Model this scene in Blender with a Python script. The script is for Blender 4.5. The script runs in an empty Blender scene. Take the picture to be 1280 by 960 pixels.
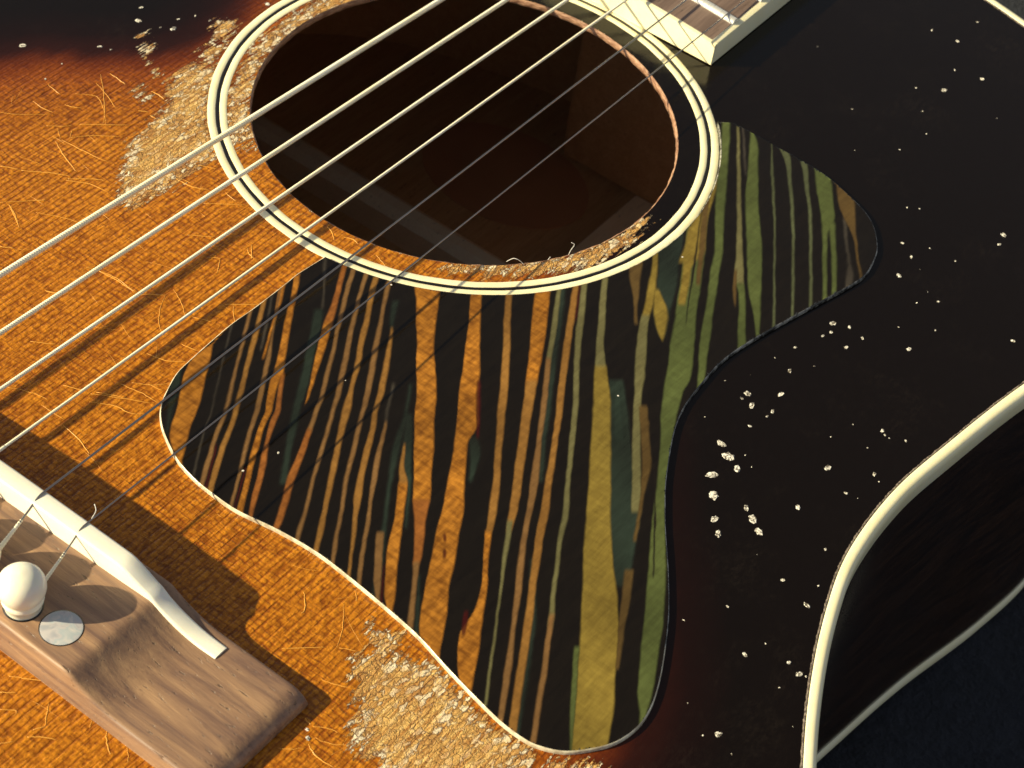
import bpy, bmesh, math, random
import numpy as np
from mathutils import Vector, Matrix
random.seed(7); rng = np.random.default_rng(7)
scene = bpy.context.scene
C = scene.collection
MM = 0.001

# ------------------------------------------------------------------ camera, sky, sun, exposure
CAM = np.array([-300.2840, -196.0122, 290.2464]); ROT = np.array([[0.5963493, 0.5309638, -0.602034], [-0.7944711, 0.4976752, -0.3480447], [0.1148183, 0.6858548, 0.7186237]]); FOC = 2632.491
cam_data = bpy.data.cameras.new('camera'); cam = bpy.data.objects.new('camera', cam_data); C.objects.link(cam)
cam.matrix_world = Matrix.Translation(Vector(CAM * MM)) @ Matrix(ROT.tolist()).to_4x4()
cam_data.sensor_width = 36.0; cam_data.lens = 36.0 * FOC / 1280.0
cam_data.clip_start = 0.01; cam_data.clip_end = 100.0
cam_data.dof.use_dof = True; cam_data.dof.focus_distance = 0.395; cam_data.dof.aperture_fstop = 56.0
scene.camera = cam
scene.render.engine = 'CYCLES'; scene.cycles.max_bounces = 12; scene.cycles.diffuse_bounces = 8

SUN_DROP = Vector((1.35, -1.42, -1.0))          # where a shadow falls for each unit of height
to_sun = -SUN_DROP.normalized()
sun_el = math.asin(to_sun.z); sun_az = math.atan2(to_sun.x, to_sun.y)
world = bpy.data.worlds.new('World'); scene.world = world; world.use_nodes = True
wn = world.node_tree.nodes; wl = world.node_tree.links
sky = wn.new('ShaderNodeTexSky'); sky.sky_type = 'NISHITA'; sky.sun_disc = False
sky.sun_elevation = sun_el; sky.sun_rotation = sun_az; sky.dust_density = 1.5; sky.air_density = 0.8; sky.ozone_density = 0.3
bg = wn['Background']; bg.inputs['Strength'].default_value = 0.068
hs = wn.new('ShaderNodeHueSaturation'); hs.inputs['Saturation'].default_value = 0.35
wl.new(sky.outputs['Color'], hs.inputs['Color']); wl.new(hs.outputs['Color'], bg.inputs['Color'])
sd = bpy.data.lights.new('sun', 'SUN'); sd.energy = 5.0; sd.angle = math.radians(0.7); sd.color = (1.0, 0.87, 0.54)
sun = bpy.data.objects.new('sun', sd); C.objects.link(sun)
sun.rotation_euler = to_sun.to_track_quat('Z', 'Y').to_euler(); sun.location = (-0.6, 0.3, 0.6)
scene.view_settings.view_transform = 'Standard'; scene.view_settings.look = 'None'
scene.view_settings.exposure = 0.62; scene.view_settings.gamma = 1.0; scene.view_settings.use_curve_mapping = False

# ------------------------------------------------------------------ helpers
def plane_at(uv, z=0.0):
    """point of the horizontal plane z (mm) seen at a point of the 1280x960 photograph"""
    uv = np.atleast_2d(np.array(uv, float))
    d = np.stack([(uv[:, 0] - 640) / FOC, -(uv[:, 1] - 480) / FOC, -np.ones(len(uv))], 1) @ ROT.T
    t = (z - CAM[2]) / d[:, 2]
    return CAM + d * t[:, None]
def to_photo(P):
    q = (np.atleast_2d(P) - CAM) @ ROT
    return 640 + FOC * q[:, 0] / -q[:, 2], 480 - FOC * q[:, 1] / -q[:, 2]
def poly_sdf(P, poly):
    """signed distance to a closed polygon, positive inside"""
    poly = np.array(poly, float)[:, :2]; d = np.full(len(P), 1e9); inside = np.zeros(len(P), bool)
    for i in range(len(poly)):
        a = poly[i - 1]; b = poly[i]; ab = b - a; L = ab @ ab
        if L < 1e-12: continue
        t = np.clip(((P - a) @ ab) / L, 0, 1); q = a + t[:, None] * ab - P
        d = np.minimum(d, np.hypot(q[:, 0], q[:, 1]))
        cond = (a[1] > P[:, 1]) != (b[1] > P[:, 1])
        if abs(b[1] - a[1]) > 1e-12:
            xi = a[0] + (P[:, 1] - a[1]) / (b[1] - a[1]) * (b[0] - a[0])
            inside ^= cond & (P[:, 0] < xi)
    return np.where(inside, d, -d)
def smooth_curve(pts, n=8, closed=True):
    pts = [np.array(p, float) for p in pts]; N = len(pts); out = []
    for i in range(N if closed else N - 1):
        if closed: p0, p1, p2, p3 = pts[i - 1], pts[i], pts[(i + 1) % N], pts[(i + 2) % N]
        else: p0, p1, p2, p3 = pts[max(i - 1, 0)], pts[i], pts[i + 1], pts[min(i + 2, N - 1)]
        for k in range(n):
            t = k / n
            out.append(0.5 * ((2 * p1) + (p2 - p0) * t + (2 * p0 - 5 * p1 + 4 * p2 - p3) * t * t + (-p0 + 3 * p1 - 3 * p2 + p3) * t ** 3))
    if not closed: out.append(pts[-1])
    return np.array(out)
def mesh_obj(name, verts, faces, mat=None, parent=None, smooth=True, attrs=None, sharp=None):
    """verts in millimetres"""
    me = bpy.data.meshes.new(name); me.from_pydata((np.array(verts, float) * MM).tolist(), [], [tuple(int(i) for i in f) for f in faces])
    if attrs:
        for k, v in attrs.items():
            v = np.array(v, np.float32)
            if v.ndim == 1: at = me.attributes.new(k, 'FLOAT', 'POINT'); at.data.foreach_set('value', v)
            else:
                at = me.attributes.new(k, 'FLOAT_COLOR', 'POINT'); at.data.foreach_set('color', np.ascontiguousarray(np.concatenate([v, np.ones((len(v), 1), np.float32)], 1)).ravel())
    me.validate(); me.update()
    if smooth:
        me.polygons.foreach_set('use_smooth', np.ones(len(me.polygons), bool))
        if sharp: me.set_sharp_from_angle(angle=math.radians(sharp))
    o = bpy.data.objects.new(name, me); C.objects.link(o)
    if mat: me.materials.append(mat)
    if parent: o.parent = parent
    return o
def sweep(sections, closed_ring=True, cap=True, loop=False):
    """join rings of equal length into a skin"""
    n = len(sections[0]); V = [tuple(p) for s in sections for p in s]; F = []
    m = len(sections)
    for i in range(m if loop else m - 1):
        a = i * n; b = ((i + 1) % m) * n
        for j in range(n if closed_ring else n - 1):
            k = (j + 1) % n
            F.append((a + j, a + k, b + k, b + j))
    if cap and not loop and closed_ring:
        F.append(tuple(range(n - 1, -1, -1))); F.append(tuple((m - 1) * n + j for j in range(n)))
    return V, F
def tube(path, rad, seg=10):
    path = [np.array(p, float) for p in path]; S = []
    ups = None
    for i, p in enumerate(path):
        t = path[min(i + 1, len(path) - 1)] - path[max(i - 1, 0)]; t /= np.linalg.norm(t)
        if ups is None:
            ref = np.array([0, 0, 1.0]) if abs(t[2]) < .9 else np.array([1.0, 0, 0]); ups = np.cross(t, ref)
        u = ups - t * (ups @ t); u /= np.linalg.norm(u); ups = u; v = np.cross(t, u)
        r = rad[i] if hasattr(rad, '__len__') else rad
        S.append([p + r * (math.cos(a) * u + math.sin(a) * v) for a in [2 * math.pi * k / seg for k in range(seg)]])
    return sweep(S)
def merge(parts):
    V = []; F = []
    for v, f in parts:
        o = len(V); V += list(v); F += [tuple(i + o for i in q) for q in f]
    return V, F
def lathe(prof, cx, cy, seg=40):
    S = [[(cx + r * math.cos(2 * math.pi * k / seg), cy + r * math.sin(2 * math.pi * k / seg), z) for k in range(seg)] for r, z in prof]
    return sweep(S)

# ------------------------------------------------------------------ materials
class N:
    """small node-building helper"""
    def __init__(s, name):
        s.m = bpy.data.materials.new(name); s.m.use_nodes = True; s.t = s.m.node_tree; s.b = s.t.nodes['Principled BSDF']
        s.co = None
    def n(s, typ, **k):
        x = s.t.nodes.new(typ)
        for a, b in k.items(): setattr(x, a, b)
        return x
    def set(s, sock, v):
        if isinstance(v, bpy.types.NodeSocket): s.t.links.new(v, sock)
        elif hasattr(v, '__len__') and sock.type == 'RGBA' and len(v) == 3: sock.default_value = (*v, 1)
        else: sock.default_value = v
    def coord(s, scale=(1, 1, 1), rot=0.0):
        if s.co is None: s.co = s.n('ShaderNodeTexCoord').outputs['Object']
        mp = s.n('ShaderNodeMapping'); s.set(mp.inputs['Vector'], s.co)
        mp.inputs['Scale'].default_value = [1000.0 * a for a in scale]; mp.inputs['Rotation'].default_value = (0, 0, rot)
        return mp.outputs['Vector']
    def noise(s, scale=(1, 1, 1), detail=3, rough=.55, dist=0.0, rot=0.0, vec=None):
        x = s.n('ShaderNodeTexNoise'); s.set(x.inputs['Vector'], vec or s.coord(scale, rot)); x.inputs['Scale'].default_value = 1
        x.inputs['Detail'].default_value = detail; x.inputs['Roughness'].default_value = rough; x.inputs['Distortion'].default_value = dist
        return x.outputs['Fac']
    def voro(s, scale=(1, 1, 1), feature='DISTANCE_TO_EDGE', rand=1.0, vec=None):
        x = s.n('ShaderNodeTexVoronoi', feature=feature); s.set(x.inputs['Vector'], vec or s.coord(scale)); x.inputs['Scale'].default_value = 1
        x.inputs['Randomness'].default_value = rand
        return x.outputs['Distance']
    def math(s, op, a, b=0.0, c=0.0, clamp=False):
        x = s.n('ShaderNodeMath', operation=op, use_clamp=clamp)
        for i, v in enumerate((a, b, c)): s.set(x.inputs[i], v)
        return x.outputs[0]
    def rng(s, v, a, b, c=0.0, d=1.0, smooth=False):
        x = s.n('ShaderNodeMapRange', interpolation_type='SMOOTHSTEP' if smooth else 'LINEAR')
        for i, q in enumerate((v, a, b, c, d)): s.set(x.inputs[i], q)
        return x.outputs[0]
    def mix(s, f, a, b, blend='MIX'):
        x = s.n('ShaderNodeMix', data_type='RGBA', blend_type=blend)
        s.set(x.inputs[0], f); s.set(x.inputs[6], a); s.set(x.inputs[7], b); return x.outputs[2]
    def ramp(s, f, stops):
        x = s.n('ShaderNodeValToRGB'); s.set(x.inputs[0], f); e = x.color_ramp.elements
        while len(e) < len(stops): e.new(.5)
        for q, (p, c) in zip(e, stops): q.position = p; q.color = (*c, 1)
        return x.outputs[0]
    def attr(s, name, col=False):
        x = s.n('ShaderNodeAttribute', attribute_name=name); return x.outputs['Color' if col else 'Fac']
    def bump(s, h, dist=0.1, strength=1.0, normal=None):
        """dist in mm"""
        x = s.n('ShaderNodeBump'); x.inputs['Strength'].default_value = strength; x.inputs['Distance'].default_value = dist * MM
        s.set(x.inputs['Height'], h)
        if normal: s.set(x.inputs['Normal'], normal)
        return x.outputs[0]
    def out(s, **k):
        for a, v in k.items(): s.set(s.b.inputs[a.replace('_', ' ')], v)
        return s.m

M = {}
# sunburst finish with the spruce and the lacquer checking under the sun
k = N('sunburst_lacquer')
warp = k.noise((.35, .35, .35), 2)
grainl = k.noise((.22, 1.25, 1), 3, .6)                      # along the strings
silk = k.noise((1.2, .30, 1), 3, .6, rot=.06)               # across them
weave = k.math('MULTIPLY', grainl, silk)
wx = k.n('ShaderNodeTexWave', wave_type='BANDS', bands_direction='Y'); k.set(wx.inputs['Vector'], k.coord((.2, .2, .2))); wx.inputs['Scale'].default_value = 1.15; wx.inputs['Distortion'].default_value = 1.2; wx.inputs['Detail'].default_value = 2; wx.inputs['Detail Scale'].default_value = .6
wy = k.n('ShaderNodeTexWave', wave_type='BANDS', bands_direction='X'); k.set(wy.inputs['Vector'], k.coord((.2, .2, .2))); wy.inputs['Scale'].default_value = 1.3; wy.inputs['Distortion'].default_value = 5.0; wy.inputs['Detail'].default_value = 3; wy.inputs['Detail Scale'].default_value = .7
gate = k.rng(k.noise((.05, .05, .05), 2), .35, .65, .25, 1.0)
gate2 = k.rng(k.noise((.07, .03, .05), 2), .4, .62, 0.1, 1.0)
linex = k.math('POWER', wx.outputs['Fac'], 5.0); liney = k.math('POWER', wy.outputs['Fac'], 5.0)
lines = k.math('ADD', k.math('MULTIPLY', linex, gate), k.math('MULTIPLY', liney, gate2))
fine = k.noise((1.6, 1.6, 1.6), 4, .65)
cellv = k.voro((.95, 1.25, 1), 'F1')
relief = k.math('ADD', k.math('MULTIPLY', weave, 2.2), k.math('ADD', k.math('MULTIPLY', fine, .6), k.math('MULTIPLY', k.noise((.03, 1.5, 1), 3, .6), .45)))
relief = k.math('SUBTRACT', relief, k.math('MULTIPLY', linex, .30)); relief = k.math('SUBTRACT', relief, k.math('MULTIPLY', k.math('MULTIPLY', liney, gate2), .22))
relief = k.math('SUBTRACT', relief, k.math('MULTIPLY', cellv, .55))
bt = k.math('ADD', k.attr('burst'), k.rng(k.noise((.09, .3, .1), 3), 0, 1, -2.2, 2.2))
amber = k.mix(k.rng(relief, .45, 1.05), (.185, .050, .0030), (.58, .215, .013))  # ridges painted lighter and hollows darker, as raking sun would show them
amber = k.mix(k.rng(lines, .2, 1.1, 0, .3), amber, (.30, .06, .004))
amber = k.mix(k.rng(warp, .35, .7, 0, .35), amber, (.50, .17, .010))
bf = k.rng(bt, -21, 26)
tint = k.ramp(bf, [(0.0, (.0040, .0020, .0007)), (.18, (.0080, .0023, .0009)), (.30, (.020, .0040, .0016)), (.42, (.085, .014, .003)), (.52, (.20, .045, .007)), (.64, (.30, .075, .009))])
deep = k.ramp(bf, [(.4, (.55, .34, .25)), (.65, (.72, .60, .50)), (1.0, (1, 1, 1))])
col = k.mix(1.0, amber, deep, 'MULTIPLY')
col = k.mix(k.rng(bf, .34, .60, 1, 0), col, tint)
# worn-through patches: bare spruce with flakes of finish left, their glints painted pale
wearn = k.math('ADD', k.rng(k.noise((.09, .75, .3), 4, .7), 0.2, .8, -3.6, 3.6), k.rng(k.noise((.9, 1.3, 1), 3, .7), 0.2, .8, -1.6, 1.6))
wv = k.math('ADD', k.attr('wear'), wearn)
wm = k.rng(wv, -.15, .25)
edge = k.math('MULTIPLY', k.rng(wv, -.1, .3), k.rng(wv, 1.6, 4.2, 1, 0))
wood = k.mix(k.rng(k.noise((.14, 1.7, 1), 4, .75), .40, .60), (.42, .17, .03), (.92, .58, .18))
dv = k.n('ShaderNodeVectorMath', operation='ADD'); k.set(dv.inputs[0], k.coord((.62, 1.15, 1)))
nv = k.n('ShaderNodeTexNoise'); k.set(nv.inputs['Vector'], k.coord((.8, .8, .8))); nv.inputs['Scale'].default_value = 1; nv.inputs['Detail'].default_value = 3
sv = k.n('ShaderNodeVectorMath', operation='SCALE'); k.set(sv.inputs[0], nv.outputs['Color']); sv.inputs[3].default_value = 1.6; k.set(dv.inputs[1], sv.outputs[0])
vn = k.n('ShaderNodeTexVoronoi'); k.set(vn.inputs['Vector'], dv.outputs[0]); vn.inputs['Scale'].default_value = 1
crack = k.voro(vec=dv.outputs[0]); sepc = k.n('ShaderNodeSeparateColor'); k.set(sepc.inputs[0], vn.outputs['Color'])
flake = k.math('ADD', k.math('MULTIPLY', sepc.outputs[0], .55), k.math('MULTIPLY', k.noise((1.0, 1.9, 1), 3, .6, .8), .5))
gold = k.rng(k.noise((.10, .25, .2), 3), .36, .52, .25, 1)
gold = k.math('MULTIPLY', gold, k.rng(wv, .8, 3.2))
wood = k.mix(k.math('MULTIPLY', k.rng(flake, .55, .42, 0, .6), k.rng(gold, 0, 1, 1, .3)), wood, (.44, .20, .055))
wood = k.mix(k.math('MULTIPLY', k.rng(flake, .55, .68), k.rng(gold, 0, 1, 1.0, .15)), wood, (.92, .80, .58))  # glints on the flakes painted as near-white colour
wood = k.mix(k.math('MULTIPLY', k.rng(crack, .10, .03), k.rng(gold, 0, 1, .80, .12)), wood, (.13, .045, .015))
scuff = k.math('MULTIPLY', k.rng(k.noise((.05, .05, .05), 5, .75), .52, .75), k.rng(k.noise((.5, .9, .5), 4, .8), .45, .7))
col = k.mix(k.math('MULTIPLY', scuff, .05), col, (.20, .15, .11))
col = k.mix(wm, col, wood)
hh = k.math('ADD', k.math('MULTIPLY', relief, k.rng(bf, .25, .6, .04, 1.0)), k.math('MULTIPLY', wm, k.math('ADD', k.math('MULTIPLY', flake, 2.2), k.rng(crack, 0, .12, -1.4, 0))))
hh = k.math('ADD', hh, k.math('MULTIPLY', wm, k.math('ADD', k.math('MULTIPLY', k.noise((1.1, 2.2, 2), 4, .8), 3.0), k.math('MULTIPLY', k.noise((.16, 1.6, 1), 4, .7), 2.5))))
dust = k.noise((.5, .5, .5), 5, .7)
rough = k.rng(dust, .3, .7, .10, .24)
rough = k.mix(wm, rough, k.rng(flake, .4, .8, .45, .16))
k.out(Base_Color=col, Roughness=rough, Normal=k.bump(hh, .16, 1.0), Specular_IOR_Level=.30)
M['top'] = k.m

k = N('aged_cream_plastic'); nz = k.noise((.12, .12, .12), 4); k.out(Base_Color=k.mix(k.rng(nz, .35, .7), (.93, .85, .54), (.95, .90, .64)), Roughness=.28, Normal=k.bump(k.noise((.6, .6, .6), 3), .03))
k.b.inputs['Subsurface Weight'].default_value = .15; k.b.inputs['Subsurface Radius'].default_value = (.002, .0015, .0008)
M['cream'] = k.m
k = N('bone'); nz = k.noise((.25, .06, .2), 4); k.out(Base_Color=k.mix(k.rng(nz, .35, .7), (.88, .84, .70), (.94, .92, .82)), Roughness=.33, Normal=k.bump(k.noise((.5, .15, .5), 3), .02))
k.b.inputs['Subsurface Weight'].default_value = .2; k.b.inputs['Subsurface Radius'].default_value = (.002, .0015, .001)
M['bone'] = k.m
k = N('ivory_plastic'); k.out(Base_Color=k.mix(k.rng(k.noise((.15, .15, .15), 3), .35, .7), (.94, .89, .72), (.96, .92, .80)), Roughness=.24, Normal=k.bump(k.noise((.9, .9, .4), 2), .015)); k.b.inputs['Subsurface Weight'].default_value = .25; k.b.inputs['Subsurface Radius'].default_value = (.003, .002, .001)
M['ivory'] = k.m
k = N('black_line'); k.out(Base_Color=(.008, .007, .006), Roughness=.35); M['blackline'] = k.m
def rosewood(name, a, b, c, axis='Y', bumpd=.08, rough=.42):
    k = N(name); s = (lambda u, v: (u, v, u)) if axis == 'Y' else (lambda u, v: (v, u, u))
    g1 = k.noise(s(.28, .022), 5, .65, .8); g2 = k.noise(s(1.6, .07), 4, .7, .3); pores = k.noise(s(1.5, .22), 3, .75)
    c0 = k.mix(k.rng(g1, .38, .62), a, b); c0 = k.mix(k.rng(g2, .42, .62, 0, .6), c0, c)
    pm = k.rng(pores, .62, .70); c0 = k.mix(k.math('MULTIPLY', pm, .8), c0, tuple(x * .3 for x in c))
    h = k.math('SUBTRACT', k.math('MULTIPLY', g2, .5), k.math('MULTIPLY', pm, .6))
    k.out(Base_Color=c0, Roughness=rough, Normal=k.bump(h, bumpd)); return k.m
M['bridge'] = rosewood('bridge_rosewood', (.43, .26, .145), (.17, .10, .075), (.27, .155, .095), 'Y', .15)
M['board'] = rosewood('fretboard_rosewood', (.17, .115, .09), (.24, .165, .13), (.11, .07, .055), 'X', .10, .45)
M['side'] = rosewood('side_mahogany', (.018, .010, .006), (.050, .024, .012), (.010, .006, .004), 'X', .01, .16)
M['inside'] = rosewood('inside_mahogany', (.52, .29, .13), (.60, .35, .17), (.44, .23, .10), 'X', .05, .7)
M['spruce'] = rosewood('bare_spruce', (.82, .66, .46), (.86, .72, .52), (.76, .58, .38), 'X', .05, .6)
k = N('raw_spruce_edge'); k.out(Base_Color=k.mix(k.rng(k.noise((.5, .5, 2.5), 4, .7), .4, .62), (.20, .09, .05), (.46, .27, .17)), Roughness=.6, Normal=k.bump(k.noise((1, 1, 2), 4, .7), .2)); M['holeedge'] = k.m
k = N('label_paper'); k.out(Base_Color=k.mix(k.rng(k.noise((.05, .05, .05), 3), .3, .7), (.44, .20, .10), (.50, .24, .12)), Roughness=.8); M['label'] = k.m
k = N('nickel'); k.out(Base_Color=(.90, .88, .82), Metallic=.6, Roughness=k.rng(k.noise((.5, 3, .5), 3), .3, .7, .22, .42), Normal=k.bump(k.noise((.6, 4, .6), 3), .02)); M['fret'] = k.m
k = N('bronze_winding'); k.out(Base_Color=k.mix(k.rng(k.noise((.08, .3, .3), 3), .35, .65), (.96, .88, .62), (.98, .94, .78)), Metallic=.2, Roughness=.42); M['bronze'] = k.m
k = N('plain_steel'); k.out(Base_Color=(.36, .33, .30), Metallic=1.0, Roughness=.34); M['steel'] = k.m
k = N('pearl'); pv = k.noise((.22, .22, .22), 3, .5, 2.0); k.out(Base_Color=k.ramp(pv, [(0.3, (.36, .37, .41)), (.45, (.52, .49, .50)), (.55, (.42, .47, .50)), (.7, (.60, .57, .55))]), Roughness=.18, Coat_Weight=.5); M['pearl'] = k.m
k = N('dark_cloth'); f1 = k.noise((.03, .03, .03), 5, .65); f2 = k.noise((.5, .5, .5), 4, .7)
k.out(Base_Color=k.mix(k.rng(k.math('ADD', f1, k.math('MULTIPLY', f2, .5)), .55, .95), (.006, .0075, .012), (.024, .028, .040)), Roughness=.95, Normal=k.bump(k.math('ADD', k.math('MULTIPLY', f1, 4), f2), 1.2)); M['cloth'] = k.m
k = N('chipped_wood'); ch = k.noise((1.4, 1.4, 1.4), 4, .75, .8)
k.out(Base_Color=k.mix(k.rng(ch, .43, .52), (.10, .075, .05), (1.0, .95, .84)), Roughness=k.rng(ch, .35, .65, .2, .6), Normal=k.bump(ch, .6)); M['chip'] = k.m  # wood colour mottled dark and near-white to paint in facet glints
k = N('lacquer_check'); k.out(Base_Color=(.85, .42, .075), Roughness=.3); M['check'] = k.m
k = N('worn_edge'); k.out(Base_Color=k.mix(k.rng(k.noise((1.2, 1.2, 1.2), 4, .8), .4, .6), (.06, .045, .035), (.24, .19, .15)), Roughness=.6, Normal=k.bump(k.noise((1.5, 1.5, 1.5), 3), .3)); M['wornedge'] = k.m
k = N('celluloid_edge'); k.out(Base_Color=k.mix(k.rng(k.noise((.25, .25, .25), 4, .7), .42, .6), (.45, .38, .27), (.80, .74, .56)), Roughness=.22, Normal=k.bump(k.noise((.8, .8, .8), 3), .08)); M['guardedge'] = k.m  # sunlit look of the bevel painted in as a whitish tone
k = N('dark_celluloid_edge'); k.out(Base_Color=k.mix(k.rng(k.noise((.35, .35, .35), 4, .75), .45, .62), (.03, .028, .024), (.38, .37, .33)), Roughness=.15, Normal=k.bump(k.noise((.9, .9, .9), 3), .1)); M['guardedge_dark'] = k.m  # sky sheen on the glossy edge painted as broken pale patches
k = N('string_fluff'); k.out(Base_Color=(.75, .73, .70), Roughness=.6); M['fluff'] = k.m

# striped celluloid of the pickguard: the stripes' shapes are in the mesh, their grain and ripple here
k = N('striped_celluloid')
sc = k.attr('stripe_colour', True); m_ = k.attr('stripe_cover'); see = k.attr('see_through')
wv2 = k.math('MULTIPLY', k.noise((.9, .22, 1), 3), k.noise((.22, .9, 1), 3))
sc2 = k.mix(k.rng(wv2, .12, .38), k.mix(1.0, sc, (.50, .44, .38), 'MULTIPLY'), k.mix(1.0, sc, (1.35, 1.35, 1.3), 'MULTIPLY'))
fib = k.mix(k.rng(k.noise((.12, .9, .5), 4, .7, .5, rot=-.9), .35, .65), k.mix(1.0, sc, (.8, .78, .75), 'MULTIPLY'), k.mix(1.0, sc, (1.15, 1.15, 1.15), 'MULTIPLY'))
cc = k.mix(see, fib, sc2)
specks = k.rng(k.voro((.085, .085, .085), 'F1'), .012, .02, 1, 0)
cc = k.mix(specks, cc, (.8, .75, .7))
k.out(Base_Color=cc, Specular_IOR_Level=.35, Roughness=k.rng(k.noise((.25, .25, .25), 5, .7), .3, .7, .05, .10), Normal=k.bump(k.math('ADD', k.noise((.12, .12, .12), 2), k.math('MULTIPLY', k.math('MULTIPLY', wv2, m_), k.math('MULTIPLY', see, .9))), .10))
M['guard'] = k.m

# ------------------------------------------------------------------ ground: the dark cloth it lies on
g = []
gx = np.concatenate([[-1500, -900, -600], np.arange(-460, 300, 6.0), [500, 900, 1500]]); gy = np.concatenate([[-1500, -900, -500], np.arange(-330, 260, 6.0), [500, 900, 1500]])
X, Y = np.meshgrid(gx, gy, indexing='ij')
Z = -102.5 + 1.6 * np.sin(X * .045 + 1.3 * np.sin(Y * .03)) * np.sin(Y * .052 + .8 * np.sin(X * .021)) - 1.8
V = np.stack([X.ravel(), Y.ravel(), Z.ravel()], 1); n1 = len(gy)
F = [(i * n1 + j, (i + 1) * n1 + j, (i + 1) * n1 + j + 1, i * n1 + j + 1) for i in range(len(gx) - 1) for j in range(n1 - 1)]
ground = mesh_obj('ground', V, F, M['cloth']); ground['kind'] = 'structure'

# ------------------------------------------------------------------ the guitar
guitar = bpy.data.objects.new('acoustic_guitar', None); C.objects.link(guitar); guitar.empty_display_size = .05
guitar['label'] = 'worn sunburst acoustic guitar with striped tortoiseshell pickguard, lying on dark cloth'
guitar['category'] = 'guitar'

half = [(134, 0), (133, -28), (130.5, -48), (125.8, -72), (119, -95), (106, -118), (86, -135), (62, -140.5), (38, -138.2), (10.6, -132.5), (-11, -129.3), (-29.4, -127.3), (-47.5, -128.2), (-61.8, -131.9), (-77.5, -138.1), (-94.1, -146.6), (-120, -162), (-155, -182), (-200, -200), (-250, -205), (-300, -190), (-335, -150), (-352, -90), (-358, -30), (-358.5, 0)]
ctrl = half + [(x, -y) for x, y in half[-2:0:-1]]
OUT = smooth_curve(ctrl, 36)                                   # clockwise or not, only used by distance and offsets
tang = np.roll(OUT, -1, 0) - np.roll(OUT, 1, 0); tang /= np.linalg.norm(tang, axis=1)[:, None]
NRM = np.stack([tang[:, 1], -tang[:, 0]], 1)
if poly_sdf(OUT[:1] + NRM[:1] * 2, OUT)[0] > 0: NRM = -NRM     # outward
def ring_at(off, z): return np.concatenate([OUT + NRM * off, np.full((len(OUT), 1), z)], 1)
DEPTH = -100.0; R_HOLE = 46.32; R_OUT = 55.7

# burst edge and worn patches, traced on the top
b1 = plane_at([(0, 92), (120, 88), (230, 80), (300, 45), (360, -10)])[:, :2]
b2 = plane_at([(700, 330), (735, 450), (745, 600), (765, 760), (765, 860), (742, 925), (700, 1010)])[:, :2]
burst_poly = np.concatenate([b1, [(6, 30), (14, 0), (4, -22)], b2, [(-190, -150), (-240, -160), (-300, -140), (-325, -70), (-328, 0), (-325, 70), (-300, 140), (-240, 160), (-190, 150), (-130, 112)]])
burst_poly = smooth_curve(burst_poly, 4)
WEAR = [
 [(270,78),(250,80),(229,84),(218,95),(204,104),(207,121),(203,138),(188,151),(172,168),(160,178),(154,200),(151,228),(152,258),(160,263),(185,248),(215,232),(245,212),(272,196),(266,165),(264,120)],
 [(270,26),(288,24),(298,32),(292,44),(284,54),(272,50),(266,38)], [(250,66),(266,54),(282,56),(272,74),(256,78)],
 [(173,45),(184,44),(189,58),(184,66),(175,62)], [(184,70),(188,80),(200,92),(196,94),(182,76)], [(172,112),(186,108),(190,120),(178,126),(170,120)],
 [(292,96),(284,120),(281,150),(284,192),(300,186),(322,172),(312,130),(325,85),(350,55),(400,25),(450,5),(520,-6),(560,-14),(440,-24),(400,-4),(362,22),(334,42),(312,62)],
 [(548,336),(590,343),(640,346),(700,343),(745,331),(785,308),(815,275),(800,268),(760,298),(712,319),(640,328),(565,330)],
 [(457,790),(469,780),(481,788),(502,789),(502,804),(490,819),(509,823),(537,828),(560,850),(584,876),(607,900),(640,920),(668,938),(668,965),(640,990),(560,1000),(500,985),(474,948),(440,945),(439,912),(448,891),(442,872),(439,849),(443,823),(467,816)],
 [(690,950),(735,953),(750,962),(720,975),(680,972)],
]
def wear_field(P):
    w = np.full(len(P), -50.0)
    for q in WEAR: w = np.maximum(w, poly_sdf(P, plane_at(q)[:, :2]))
    rr = np.hypot(P[:, 0], P[:, 1])
    w = np.maximum(w, np.where(rr < R_HOLE + 3, 0.0 - (rr - R_HOLE) * 3.0, -50))       # rubbed rim of the hole
    return w

# soundboard: fine sheet outside the rosette, polar band inside it, raw edge of the hole
st = 1.0
xs = np.arange(-359, 135, st); ys = np.arange(-206, 207, st)
X, Y = np.meshgrid(xs, ys, indexing='ij'); P = np.stack([X.ravel(), Y.ravel()], 1)
dout = poly_sdf(P, OUT[::6]); rr = np.hypot(P[:, 0], P[:, 1])
ok = ((dout > 1.2) & (rr > 52.2)).reshape(X.shape)
q = ok[:-1, :-1] & ok[1:, :-1] & ok[1:, 1:] & ok[:-1, 1:]
ii, jj = np.nonzero(q); nj = len(ys)
quads = np.stack([ii * nj + jj, (ii + 1) * nj + jj, (ii + 1) * nj + jj + 1, ii * nj + jj + 1], 1)
used = np.unique(quads); remap = np.full(len(P), -1); remap[used] = np.arange(len(used))
V1 = np.concatenate([P[used], np.zeros((len(used), 1))], 1); F1 = remap[quads]
nr, na = 9, 420
rad = np.linspace(R_HOLE + .35, 54.5, nr); ang = np.linspace(0, 2 * np.pi, na, endpoint=False)
V2 = np.array([(r * math.cos(a), r * math.sin(a), .012) for r in rad for a in ang])
F2 = [(i * na + j, i * na + (j + 1) % na, (i + 1) * na + (j + 1) % na, (i + 1) * na + j) for i in range(nr - 1) for j in range(na)]
F2 = np.array(F2)[:, ::-1] + len(V1)
V = np.concatenate([V1, V2]); F = np.concatenate([F1, F2])
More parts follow.
